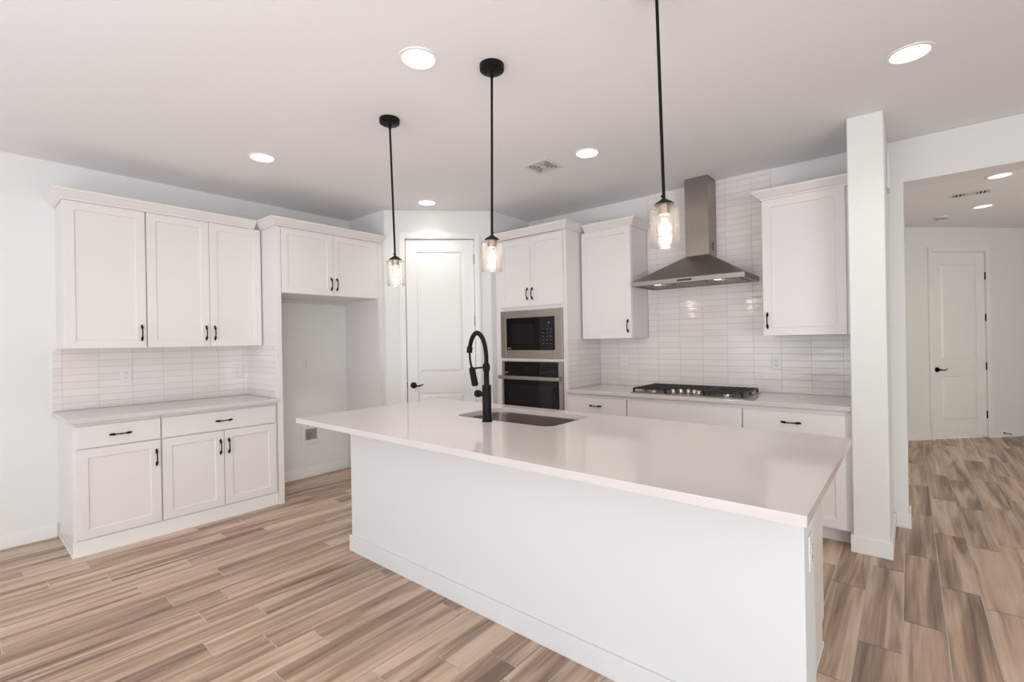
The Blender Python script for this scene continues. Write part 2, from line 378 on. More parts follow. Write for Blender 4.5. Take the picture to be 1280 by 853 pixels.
# ------------------------------------------------------------------ baseboards
def board(name, x0, y0, x1, y1, h=.104):     # axis aligned board with eased top
    bm = nb(); box(bm, x0, y0, 0, x1, y1, h); return struct(name, bm, TRIM, bevel=.003)
T = .013
board('baseboard_left', 0, -8, T, -2.537)
board('baseboard_alcove', 0, -1.172, T, -.192)
bm = nb(); box(bm, 4.51-T, .645-T, 0, 4.695+T, .645, .104); box(bm, 4.695, .645, 0, 4.695+T, B-T, .104); box(bm, 4.51-T, .645, 0, 4.51, .76, .104)
struct('baseboard_wall_end', bm, TRIM, bevel=.003)
bm = nb(); box(bm, 4.695+T, B-T, 0, 4.78+T, B, .104); box(bm, 4.78, B, 0, 4.78+T, B+.2175, .104); struct('baseboard_opening', bm, TRIM, bevel=.003)
bm = nb(); box(bm, .002, -T, 0, DS0-.062, 0, .104); box(bm, DS1+.062, -T, 0, DL-.002, 0, .104); diag(struct('baseboard_pantry', bm, TRIM, bevel=.003), P0, DA)
bm = nb(); box(bm, 0.05, -T, 0, HS0-.058, 0, .104); box(bm, HS1+.058, -T, 0, 5.0, 0, .104); diag(struct('baseboard_hall', bm, TRIM, bevel=.003), h0, PI/4)

# ------------------------------------------------------------------ backsplashes
tag(done('tile_backsplash', box(nb(), .0005, -2.551, .914, .009, -1.215, 1.373), TILEA), 'stacked white glazed tile backsplash above the left counter', 'backsplash')
tag(done('tile_backsplash', box(nb(), .0095, -1.2235, .9145, .60, -1.2155, 1.372), TILES), 'narrow tiled return on the side of the tall white panel by the fridge space', 'backsplash')
bm = nb(); box(bm, 2.345, B-.009, .9145, 4.5095, B-.0005, 1.379); box(bm, 2.876, B-.009, 1.379, 3.945, B-.0005, H-.0005)
tag(done('tile_backsplash', bm, TILEB), 'stacked white tile running to the ceiling behind the range hood', 'backsplash')
tag(done('tile_backsplash', box(nb(), 2.3355, .70, .9145, 2.3435, B-.0095, 1.379), TILES), 'narrow tiled return on the side of the oven tower', 'backsplash')

# ------------------------------------------------------------------ cabinet kit (local: x right, front towards -y)
def pull_mesh():
    bm = nb(); L = .054
    pts = []; rad = []
    for i in range(21):
        t = -1+2*i/20; x = t*L
        y = -.010-.021*(math.cos(t*PI/2)**.75 if abs(t) < 1 else 0)
        pts.append((x, y, 0)); a = abs(t); rad.append(.0038 + (.0046*math.sin(min(1, max(0, (a-.52)/.42))*PI) if a > .52 else 0) + (.0004))
    tube(bm, pts, rad, 12)
    for s in (-1, 1):
        lathe(bm, [(.0045, -.001), (.0045, .014)], 12, Matrix.Translation((s*L*.93, -.0, 0)) @ Matrix.Rotation(PI/2, 4, 'X'))
        bmesh.ops.create_icosphere(bm, subdivisions=2, radius=.0088, matrix=Matrix.Translation((s*L*.92, -.013, 0)) @ Matrix.Diagonal((1.55, .85, .85, 1)))
    me = bpy.data.meshes.new('pull'); bmesh.ops.recalc_face_normals(bm, faces=bm.faces); bm.to_mesh(me); bm.free(); me.materials.append(BLACK)
    for p in me.polygons: p.use_smooth = True
    return me
PULL = pull_mesh()
def pull(parent, x, y, z, vertical=True):
    o = bpy.data.objects.new('handle', PULL); col.objects.link(o); o.parent = parent; o.location = (x, y, z)
    if vertical: o.rotation_euler = (0, PI/2, 0)
    o['label'] = 'black arched bar pull'
    return o
def shaker(parent, x0, x1, z0, z1, yf, hx=None, hz=None, name='door', rail=.058):
    """yf: carcass front plane; the door stands .02 proud of it."""
    bm = nb(); t = .020; rc = .008; q = rail
    xs = (x0, x0+q, x1-q, x1); zs = (z0, z0+q, z1-q, z1); yo = yf-t
    V = lambda pts, y: [bm.verts.new((x, y, z)) for x, z in pts]
    ro = [(x0, z0), (x1, z0), (x1, z1), (x0, z1)]; ri = [(xs[1], zs[1]), (xs[2], zs[1]), (xs[2], zs[2]), (xs[1], zs[2])]
    e = .0035; rj = [(xs[1]+e, zs[1]+e), (xs[2]-e, zs[1]+e), (xs[2]-e, zs[2]-e), (xs[1]+e, zs[2]-e)]
    A = V(ro, yo); Bv = V(ri, yo); C = V(rj, yo+rc); D = V(ro, yf-.0006)
    for k in range(4):
        j = (k+1) % 4
        bm.faces.new((A[k], A[j], Bv[j], Bv[k])); bm.faces.new((Bv[k], Bv[j], C[j], C[k])); bm.faces.new((A[j], A[k], D[k], D[j]))
    bm.faces.new(C); bm.faces.new(D[::-1])
    d = done(name, bm, CAB, parent, bevel=.0012)
    if hx is not None: pull(d, hx, yo, hz)
    return d
def slab(parent, x0, x1, z0, z1, yf, handle=True, name='drawer'):
    d = done(name, box(nb(), x0, yf-.020, z0, x1, yf-.0006, z1), CAB, parent, bevel=.0018)
    if handle: pull(d, (x0+x1)/2, yf-.020, (z0+z1)/2, False)
    return d
A90 = PI/2
# -- left base cabinets: world x = depth, world y = along
def base_cab(label, loc, rotz, w_, doors, drawers, depth, group, hsides, toe=0, zd=(.113, .703), zr=(.712, .858)):
    t = thing('base_cabinet', label, 'cabinet', loc, rotz, group)
    if toe:
        bm = nb(); box(bm, 0, -depth, .10, w_, -.001, .882); box(bm, 0, -depth+toe, 0, w_, -.002, .10)
    else:
        bm = nb(); box(bm, 0, -depth, .0, w_, -.001, .882)
    done('carcass', bm, CAB, t, bevel=.0012)
    for i, (a, b) in enumerate(doors):
        hx = (b-.028) if hsides[i] == 'r' else (a+.028)
        shaker(t, a, b, zd[0], zd[1], -depth, hx, .58)
    for (a, b, hnd) in drawers: slab(t, a, b, zr[0], zr[1], -depth, hnd)
    return t
# carcass depth .598, doors to .618
base_cab('white base cabinet with one drawer over a single door, nearest the bare wall', (.0, -2.525, 0), A90, .479, [(.018, .474)], [(.018, .474, True)], .598, 'base cabinets under the left counter', 'r')
base_cab('white base cabinet with one wide drawer over two doors, left counter', (.0, -2.045, 0), A90, .829, [(.005, .4085), (.4125, .812)], [(.005, .812, True)], .598, 'base cabinets under the left counter', 'rl')
# toe board and shoe strip in front of the left base cabinets
bm = nb(); box(bm, .5985, -2.529, 0, .606, -1.2175, .104); box(bm, 0.014, -2.5325, 0, .606, -2.526, .022); struct('baseboard_left_cabinets', bm, TRIM, bevel=.0015)
tag(done('countertop', box(nb(), .0095, -2.557, .8835, .65, -1.2155, .9135), QUARTZ, bevel=.003), 'white quartz countertop on the left base cabinets', 'countertop')
# -- upper cabinets left
def upper(label, loc, rotz, w_, doors, hs, z0, z1, depth, group, hz=None):
    t = thing('wall_cabinet', label, 'cabinet', loc, rotz, group)
    done('carcass', box(nb(), 0, -depth, z0, w_, -.001, z1), CAB, t, bevel=.0012)
    for (a, b), s in zip(doors, hs):
        shaker(t, a, b, z0+.001, z1-.002, -depth, (b-.03) if s == 'r' else (a+.03), hz if hz else z0+.112)
    return t
upper('white single-door wall cabinet at the outer end of the left run', (.0, -2.523, 0), A90, .463, [(.002, .459)], 'r', 1.373, 2.408, .33, 'wall cabinets above the left counter')
upper('white two-door wall cabinet beside the fridge space, left run', (.0, -2.0595, 0), A90, .838, [(.004, .424), (.427, .834)], 'rl', 1.373, 2.408, .33, 'wall cabinets above the left counter')
# -- fridge enclosure
bm = nb(); box(bm, .0005, -1.2145, 0, .628, -1.1725, 2.408)
tag(done('side_panel', bm, CAB, bevel=.0015), 'tall white panel between the left counter and the empty fridge space', 'panel')
bm = nb(); box(bm, .0005, -.1905, 0, .628, -.1335, 2.408)
tag(done('side_panel', bm, CAB, bevel=.0015), 'tall white panel between the empty fridge space and the pantry door', 'panel')
t = thing('bridge_cabinet', 'white two-door cabinet bridging the empty fridge space', 'cabinet', (0, -1.172, 0), A90)
bm = nb(); box(bm, 0.0005, -.610, 1.83, .981, -.001, 2.408); done('carcass', bm, CAB, t, bevel=.001)
shaker(t, .003, .4875, 1.832, 2.405, -.610, .4615, 1.938); shaker(t, .4905, .978, 1.832, 2.405, -.610, .5185, 1.938)
done('nailer', box(nb(), .001, -.035, 1.800, .98, -.001, 1.8295), CABIN, t)
# -- crowns
PROF = [(0, 0), (.008, 0), (.010, .010), (.018, .014), (.052, .050), (.058, .052), (.058, .068), (0, .068)]
def crown(label, path, z):
    P = [Vector(p) for p in path]; n = len(P); bm = nb(); rings = []
    for i in range(n):
        d0 = (P[i]-P[i-1]).normalized() if i > 0 else None; d1 = (P[i+1]-P[i]).normalized() if i < n-1 else None
        if d0 is None: m_ = Vector((d1.y, -d1.x))
        elif d1 is None: m_ = Vector((d0.y, -d0.x))
        else:
            a = Vector((d0.y, -d0.x)); b = Vector((d1.y, -d1.x)); m_ = (a+b)/(1+a.dot(b))
        rings.append([bm.verts.new((P[i].x+m_.x*o, P[i].y+m_.y*o, z+h)) for o, h in PROF])
    k = len(PROF)
    for a, b in zip(rings, rings[1:]):
        for j in range(k): bm.faces.new((a[j], a[(j+1) % k], b[(j+1) % k], b[j]))
    bm.faces.new(rings[0]); bm.faces.new(rings[-1][::-1])
    return tag(done('crown_moulding', bm, CAB), label, 'crown moulding', 'crown mouldings on the cabinet tops')
crown('white crown moulding on top of the left wall cabinets', [(.001, -2.5245), (.352, -2.5245), (.352, -1.276)], 2.4085)
crown('white crown moulding over the cabinet bridging the fridge space', [(.001, -1.2155), (.632, -1.2155), (.632, -.1345)], 2.4085)
crown('white crown moulding on top of the oven tower', [(1.4355, .690), (2.3345, .690), (2.3345, B-.001)], 2.4235)
crown('white crown moulding on the cabinet between oven tower and hood', [(2.394, .9605), (2.8745, .9605), (2.8745, B-.0095)], 2.4085)
crown('white crown moulding on the cabinet right of the hood', [(3.9465, B-.0095), (3.9465, .9605), (4.5095, .9605)], 2.4085)

# -- right (range) wall
upper('white single-door wall cabinet between the oven tower and the hood', (2.352, B-.0095, 0), 0, .5215, [(.003, .518)], 'r', 1.380, 2.408, .3325, 'wall cabinets beside the hood', 1.494)
t = upper('white single-door wall cabinet between the hood and the end wall', (3.948, B-.0095, 0), 0, .561, [(.003, .524)], 'l', 1.380, 2.408, .3325, 'wall cabinets beside the hood', 1.494)
g1 = 'base cabinets under the range wall counter'
base_cab('white base cabinet with a drawer beside the oven tower', (2.345, B, 0), 0, .5975, [(.004, .594)], [(.004, .594, True)], .6125, g1, 'r', toe=.075, zr=(.712, .852))
base_cab('wide white base cabinet with a plain front below the gas cooktop', (2.943, B, 0), 0, .9155, [(.004, .456), (.460, .911)], [(.004, .911, False)], .6125, g1, 'rl', toe=.075, zr=(.712, .852))
base_cab('white base cabinet with a drawer beside the end wall', (3.859, B, 0), 0, .650, [(.004, .616)], [(.004, .616, True)], .6125, g1, 'l', toe=.075, zr=(.712, .852))
tag(done('countertop', box(nb(), 2.3440, .663, .8835, 4.5090, B-.0095, .9135), QUARTZ, bevel=.003), 'white quartz countertop along the range wall', 'countertop')

# -- oven tower
tw = thing('oven_tower', 'tall white cabinet housing the microwave and wall oven', 'cabinet', (1.4355, B, 0), 0)
dpt = B-.7135; W = .899; L0, L1 = .085, .850      # opening in x
bm = nb(); y0, y1 = -dpt, -.001
box(bm, 0, y0, .10, L0, y1, 2.423); box(bm, L1, y0, .10, W, y1, 2.423)
box(bm, L0, y0, .10, L1, y1, .448); box(bm, L0, y0, 1.168, L1, y1, 1.197); box(bm, L0, y0, 1.684, L1, y1, 2.423); box(bm, L0, -.02, .448, L1, y1, 1.684)
box(bm, 0, y0+.075, 0, W, y1, .10)
done('carcass', bm, CAB, tw)
shaker(tw, .085, .4785, 1.718, 2.405, -dpt, .4485, 1.842); shaker(tw, .4815, .868, 1.718, 2.405, -dpt, .5115, 1.842)
slab(tw, .085, .868, .112, .440, -dpt)
# microwave
mw = thing('microwave', 'built-in microwave with a wide stainless steel trim frame', 'microwave', (1.5225, B, 0), 0)
yF = -dpt-.001
def frame(bm, x0, x1, z0, z1, a0, a1, b0, b1, y0, y1):   # ring between outer (x,z) and inner (a,b)
    box(bm, x0, y0, z0, a0, y1, z1); box(bm, a1, y0, z0, x1, y1, z1); box(bm, a0, y0, z0, a1, y1, b0); box(bm, a0, y0, b1, a1, y1, z1)
w0, w1, z0, z1 = -.003, .768, 1.199, 1.682
done('body', box(nb(), .02, yF+.001, 1.22, .745, -.09, 1.66), SLOT, mw)
bm = nb(); frame(bm, w0, w1, z0, z1, .070, .682, 1.280, 1.606, yF-.022, yF); done('trim_frame', bm, STEEL, mw, bevel=.0025)
gl = done('door_glass', box(nb(), .0702, yF-.016, 1.2802, .6818, yF-.001, 1.6058), GLASSB, mw)
done('window', box(nb(), .145, yF-.0168, 1.345, .420, yF-.016, 1.545), GLASSW, gl)
DIM = mat('dim_print', (.16, .16, .16), .5, bump=(30, .02, .0005))
for i in range(5):
    for j in range(3): done('key_legend', box(nb(), .530+j*.045, yF-.0165, 1.34+i*.036, .552+j*.045, yF-.0161, 1.344+i*.036), DIM, gl)
bm = nb(); lathe(bm, [(0,0),(.010,0),(.010,.0006),(0,.0006)], 16, Matrix.Translation((.61, yF-.0161, 1.548)) @ Matrix.Rotation(PI/2, 4, 'X'), cap=False); done('dial_legend', bm, DIM, gl)
def logo(parent, x, y, z, s):                # small round mark with letter strokes
    bm = nb()
    lathe(bm, [(s*.55, 0), (s*.55, .0006), (s*.38, .0006), (s*.38, 0)], 20, Matrix.Translation((x, y, z)) @ Matrix.Rotation(PI/2, 4, 'X'), cap=False)
    box(bm, x+s*.9, y-.0006, z-s*.5, x+s*1.06, y, z+s*.5); box(bm, x+s*.9, y-.0006, z-s*.5, x+s*1.6, y, z-s*.34)
    box(bm, x+s*1.9, y-.0006, z-s*.5, x+s*2.06, y, z+s*.5); box(bm, x+s*1.9, y-.0006, z-s*.5, x+s*2.7, y, z-s*.34)
    box(bm, x+s*1.9, y-.0006, z+s*.34, x+s*2.7, y, z+s*.5); box(bm, x+s*2.54, y-.0006, z-s*.5, x+s*2.7, y, z+s*.02)
    return done('logo', bm, PRINT, parent)
logo(gl, .092, yF-.016, 1.298, .013)
# oven
ov = thing('wall_oven', 'stainless steel wall oven with black glass door under the microwave', 'oven', (1.5225, B, 0), 0)
done('body', box(nb(), .02, yF+.001, .47, .745, -.09, 1.145), SLOT, ov)
bm = nb(); frame(bm, 0, .762, .462, 1.166, .034, .712, .50, 1.160, yF-.018, yF); done('trim_frame', bm, STEEL, ov, bevel=.002)
cp = done('control_panel', box(nb(), .0345, yF-.020, 1.030, .7115, yF-.002, 1.1595), GLASSB, ov, bevel=.001)
logo(cp, .052, yF-.020, 1.050, .013)
bm = nb(); box(bm, .30, yF-.0206, 1.075, .375, yF-.020, 1.12); done('display', bm, GLASSW, cp)
dr = done('oven_door', box(nb(), .0345, yF-.030, .5005, .7115, yF-.002, 1.018), GLASSB, ov, bevel=.001)
done('window', box(nb(), .10, yF-.0308, .56, .645, yF-.030, .93), GLASSW, dr)
bm = nb(); box(bm, -.004, yF-.078, .985, .758, yF-.056, 1.022)
for x in (.004, .722): box(bm, x, yF-.060, .990, x+.026, yF-.018, 1.017)
done('handle', bm, STEEL, ov, bevel=.004)['label'] = 'stainless bar handle'

# -- gas cooktop
CX0, CX1, CY0, CY1 = 2.965, 3.865, .712, 1.215
ck = thing('gas_cooktop', 'five-knob gas cooktop with black grates set in the range wall counter', 'cooktop', (CX0, CY0, .9137), 0)
W = CX1-CX0; D = CY1-CY0
bm = nb(); box(bm, 0, 0, .0002, W, D, .006); box(bm, .012, .012, .006, W-.012, D-.012, .0075); done('steel_tray', bm, STEEL, ck, bevel=.002)
burners = [(.155, .13, .036), (.155, .37, .030), (.45, .36, .048), (.745, .37, .030), (.745, .13, .038)]
for x, y, r in burners:
    bm = nb(); M_ = Matrix.Translation((x, y, .0075))
    lathe(bm, [(0,0),(r*1.25,0),(r*1.25,.004),(r,.006),(r,.014),(0,.014)], 28, M_, cap=False); bu = done('burner', bm, CHROME, ck, smooth=True)
    bm = nb(); lathe(bm, [(0,.0142),(r*.82,.0142),(r*.82,.020),(0,.022)], 28, M_, cap=False); done('burner_cap', bm, IRON, bu, smooth=True)
for x, y in ((.335, .095), (.385, .135), (.440, .150), (.495, .135), (.545, .095)):
    bm = nb(); lathe(bm, [(0,0),(.020,0),(.021,.004),(.0165,.007),(.0155,.028),(.013,.031),(0,.031)], 24, Matrix.Translation((x, y, .0076)), cap=False)
    box(bm, x-.003, y-.016, .037, x+.003, y+.016, .043); done('knob', bm, CHROME, ck, smooth=True)
def grate(x0, x1, y0, y1, nx, ny):
    bm = nb(); z0, z1, b = .032, .044, .011
    box(bm, x0, y0, z0, x1, y0+b, z1); box(bm, x0, y1-b, z0, x1, y1, z1); box(bm, x0, y0, z0, x0+b, y1, z1); box(bm, x1-b, y0, z0, x1, y1, z1)
    for i in range(1, nx): x = x0+(x1-x0)*i/nx; box(bm, x-.004, y0+b, z0+.002, x+.004, y1-b, z1)
    for i in range(1, ny): y = y0+(y1-y0)*i/ny; box(bm, x0+b, y-.005, z0, x1-b, y+.005, z1)
    for x in (x0, x1-.016):
        for y in (y0, (y0+y1)/2, y1-.016): box(bm, x, y, .0076, x+.016, y+.016, z0)
    return done('grate', bm, IRON, ck, bevel=.0015)
grate(.012, .300, .020, .488, 5, 6); grate(.302, .598, .185, .488, 5, 4); grate(.600, .888, .020, .488, 5, 6)

# -- range hood
hd = thing('range_hood', 'stainless steel chimney range hood above the gas cooktop', 'range hood', (0, 0, 0), 0)
X0h, X1h, Y0h, Z0, Z1, Z2 = 2.930, 3.850, .850, 1.833, 1.872, 2.077
YB = B-.0095; c0, c1, cy = 3.318, 3.516, 1.092
bm = nb()
lo = [(X0h, Y0h), (X1h, Y0h), (X1h, YB), (X0h, YB)]; hi = [(c0, cy), (c1, cy), (c1, YB), (c0, YB)]
V = lambda L, z: [bm.verts.new((x, y, z)) for x, y in L]
a, b, c = V(lo, Z0), V(lo, Z1), V(hi, Z2)
i_ = V([(X0h+.02, Y0h+.02), (X1h-.02, Y0h+.02), (X1h-.02, YB-.02), (X0h+.02, YB-.02)], Z0); j_ = V([(X0h+.02, Y0h+.02), (X1h-.02, Y0h+.02), (X1h-.02, YB-.02), (X0h+.02, YB-.02)], Z0+.012)
for L_, M2 in ((a, b), (b, c), (i_, a), (j_, i_)):
    for k in range(4): bm.faces.new((L_[k], L_[(k+1) % 4], M2[(k+1) % 4], M2[k]))
bm.faces.new(c); bm.faces.new(j_[::-1]); done('canopy', bm, STEELH, hd, bevel=.002)
bm = nb(); box(bm, c0, cy, Z2+.0005, c1, YB, H-.001); ch = done('chimney', bm, STEELH, hd, bevel=.002)
bm = nb()
for i in range(4): box(bm, c1+.0002, 1.165, 2.125+i*.018, c1+.002, 1.225, 2.134+i*.018)
done('louvre', bm, SLOT, ch)
for i in range(3):
    x0 = X0h+.06+i*.27; bm = nb(); box(bm, x0, Y0h+.13, Z0+.004, x0+.255, YB-.05, Z0+.0115)
    for k in range(9): box(bm, x0+.012+k*.027, Y0h+.14, Z0+.001, x0+.024+k*.027, YB-.06, Z0+.004)
    done('filter', bm, STEEL, hd)
for x in (X0h+.20, X1h-.22):
    bm = nb(); lathe(bm, [(0, 0), (.026, 0), (.030, .006)], 24, Matrix.Translation((x, Y0h+.075, Z0+.004)), cap=True); done('lamp', bm, HOODL, hd, smooth=True)
bm = nb(); box(bm, X0h+.40, Y0h-.0015, Z0+.012, X0h+.52, Y0h-.0002, Z0+.027); done('button_strip', bm, SLOT, hd)

# ------------------------------------------------------------------ island
IX0, IX1, IY0, IY1 = 1.832, 4.595, -1.635, -.447
isl = thing('kitchen_island', 'long white kitchen island with overhanging quartz top', 'island', (0, 0, 0), 0)
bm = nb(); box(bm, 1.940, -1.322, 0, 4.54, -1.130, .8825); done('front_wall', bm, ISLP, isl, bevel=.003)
bm = nb(); sx0, sx1 = 2.56, 3.37
box(bm, 1.955, -1.1295, .10, sx0, -.5, .8825); box(bm, sx1, -1.1295, .10, 4.487, -.5, .8825)
box(bm, sx0, -1.1295, .10, sx1, -.5, .55); box(bm, sx0, -.52, .55, sx1, -.5, .8825); box(bm, sx0, -1.1295, .55, sx1, -1.11, .8825)
box(bm, 1.955, -1.1295, 0, 4.487, -.56, .10)
done('cabinet_body', bm, CAB, isl)
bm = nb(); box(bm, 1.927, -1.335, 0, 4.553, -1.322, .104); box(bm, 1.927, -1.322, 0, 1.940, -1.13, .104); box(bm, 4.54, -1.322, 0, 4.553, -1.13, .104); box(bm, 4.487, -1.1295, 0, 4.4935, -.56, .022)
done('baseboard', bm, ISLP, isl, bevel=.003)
# doors face the range wall
def back_door(x0, x1, z0, z1, handle, drawer=False):
    bm = nb(); yb = -.4995; yo = yb+.020; q = .058; rc = .008
    V = lambda pts, y: [bm.verts.new((x, y, z)) for x, z in pts]
    ro = [(x0, z0), (x1, z0), (x1, z1), (x0, z1)]
    if drawer: box(bm, x0, yb, z0, x1, yo, z1)
    else:
        ri = [(x0+q, z0+q), (x1-q, z0+q), (x1-q, z1-q), (x0+q, z1-q)]; A = V(ro, yo); Bv = V(ri, yo); C = V(ri, yo-rc); D_ = V(ro, yb)
        for k in range(4):
            j = (k+1) % 4; bm.faces.new((A[k], A[j], Bv[j], Bv[k])); bm.faces.new((Bv[k], Bv[j], C[j], C[k])); bm.faces.new((A[j], A[k], D_[k], D_[j]))
        bm.faces.new(C); bm.faces.new(D_[::-1])
    d = done('drawer' if drawer else 'door', bm, CAB, isl, bevel=.0012)
    h = bpy.data.objects.new('handle', PULL); col.objects.link(h); h.parent = d; h['label'] = 'black arched bar pull'
    h.location = (handle[0], yo, handle[1]); h.rotation_euler = (0, 0, PI) if drawer else (0, PI/2, PI)
xs = [1.958, 2.555, 2.965, 3.375, 3.93, 4.485]
for i in range(5):
    a, b = xs[i]+.002, xs[i+1]-.002
    back_door(a, b, .112, .703, ((b-.03) if i in (0, 1, 3) else (a+.03), .58))
for a, b in ((xs[0], xs[1]), (xs[3], xs[4]), (xs[4], xs[5])): back_door(a+.002, b-.002, .712, .858, ((a+b)/2, .785), True)
# top with sink cut-out
SX0, SX1, SY0, SY1, SR = 2.598, 3.335, -.998, -.553, .075
def rrect(x0, x1, y0, y1, r, n=8):
    P = []
    for cx, cy_, a0 in ((x1-r, y0+r, -90), (x1-r, y1-r, 0), (x0+r, y1-r, 90), (x0+r, y0+r, 180)):
        for i in range(n+1):
            a_ = math.radians(a0+90*i/n); P.append((cx+r*math.cos(a_), cy_+r*math.sin(a_)))
    return P
bm = nb()
outer = rrect(IX0, IX1, IY0, IY1, .006, 3); inner = rrect(SX0, SX1, SY0, SY1, SR)
def loop(pts, z):
    vs = [bm.verts.new((x, y, z)) for x, y in pts]; return vs, [bm.edges.new((vs[i], vs[(i+1) % len(vs)])) for i in range(len(vs))]
ov_, oe = loop(outer, .9137); iv, ie = loop(inner, .9137)
r_ = bmesh.ops.triangle_fill(bm, use_beauty=True, edges=oe+ie, normal=(0, 0, 1))
fs = [g_ for g_ in bm.faces]
ex = bmesh.ops.extrude_face_region(bm, geom=fs); bmesh.ops.translate(bm, verts=[q for q in ex['geom'] if isinstance(q, bmesh.types.BMVert)], vec=(0, 0, -.0307))
done('quartz_top', bm, QUARTZ, isl, bevel=.0025)
# sink
sk = thing('kitchen_sink', 'undermount stainless steel sink in the island top', 'sink', ((SX0+SX1)/2, (SY0+SY1)/2, .66), 0)
cxs, cys = (SX0+SX1)/2, (SY0+SY1)/2
bm = nb()
def ring(off, z, r):
    return [bm.verts.new((x-cxs, y-cys, z-.66)) for x, y in rrect(SX0-off, SX1+off, SY0-off, SY1+off, r)]
rs = [ring(.018, .8825, SR+.018), ring(.004, .8822, SR), ring(.003, .87, SR), ring(-.002, .70, SR), ring(-.014, .672, SR-.01), ring(-.04, .664, SR-.03)]
for a, b in zip(rs, rs[1:]):
    for k in range(len(a)): bm.faces.new((a[k], a[(k+1) % len(a)], b[(k+1) % len(b)], b[k]))
bm.faces.new(rs[-1])
s = done('basin', bm, SINKM, sk, smooth=True); so = s.modifiers.new('t', 'SOLIDIFY'); so.thickness = .0015; so.offset = -1
bm = nb(); lathe(bm, [(0, .0042), (.030, .0042), (.045, .008), (.046, .0045)], 28, cap=False); done('drain', bm, CHROME, sk, smooth=True)

# faucet
FX, FY = 2.932, -1.047
fa = thing('faucet', 'matte black spring-neck kitchen faucet standing at the island sink', 'faucet', (FX, FY, .9140), 0)
dv = Vector((-1, .3, 0)).normalized(); P = lambda off, z: dv*off + Vector((0, 0, z-.914))
bm = nb(); lathe(bm, [(0,0),(.031,0),(.031,.005),(.026,.007),(.026,.206),(.024,.210),(0,.210)], 32, cap=False); done('body', bm, BLACK, fa, smooth=True)
bm = nb(); lathe(bm, [(.0155,.2102),(.0155,.285),(.019,.292),(.021,.305),(.021,.322),(.017,.332),(.0125,.338)], 28); done('neck', bm, BLACK, fa, smooth=True)
arc = [(0, 1.25), (-.001, 1.29), (.008, 1.338), (.024, 1.375), (.048, 1.402), (.076, 1.420), (.105, 1.426), (.135, 1.418), (.160, 1.400), (.180, 1.374), (.194, 1.344), (.198, 1.330)]
# smooth the arc by Catmull-Rom
def catmull(P, n=10):
    out = []; Q = [P[0]]+P+[P[-1]]
    for i in range(1, len(Q)-2):
        p0, p1, p2, p3 = Q[i-1], Q[i], Q[i+1], Q[i+2]
        for k in range(n):
            t_ = k/n; out.append(tuple(.5*((2*b_)+(-a_+c_)*t_+(2*a_-5*b_+4*c_-d_)*t_**2+(-a_+3*b_-3*c_+d_)*t_**3) for a_, b_, c_, d_ in zip(p0, p1, p2, p3)))
    out.append(P[-1]); return out
A_ = [P(o, z) for o, z in catmull(arc, 14)]
bm = nb(); tube(bm, A_, [.0118 + (.0022 if i % 3 == 0 else 0) for i in range(len(A_))], 14); done('spring_hose', bm, BLACK, fa, smooth=True)
bm = nb(); d_ = (A_[-1]-A_[-6]).normalized(); tube(bm, [A_[-1]-d_*.012, A_[-1]+d_*.022], .0175, 20); done('clamp', bm, BLACK, fa, smooth=True)
bm = nb(); tube(bm, [P(o, z) for o, z in catmull([(.197, 1.335), (.199, 1.30), (.193, 1.26), (.180, 1.222), (.172, 1.208)], 6)], .0065, 10); done('supply_hose', bm, BLACK, fa, smooth=True)
bm = nb(); tube(bm, [P(.176, 1.218), P(.172, 1.205), P(.150, 1.150), P(.137, 1.116), P(.135, 1.110)], [.014, .0185, .0195, .0205, .017], 24); hdp = done('spray_head', bm, BLACK, fa, smooth=True)
bm = nb(); tube(bm, [P(.012, 1.226), P(.165, 1.212)], .0055, 12); done('arm', bm, BLACK, fa, smooth=True)
bm = nb(); tube(bm, [Vector((-.022, 0, .155)), Vector((-.060, .004, .155)), Vector((-.064, .004, .155)), Vector((-.086, .006, .155))], [.014, .014, .021, .021], 24); done('control_knob', bm, BLACK, fa, smooth=True)

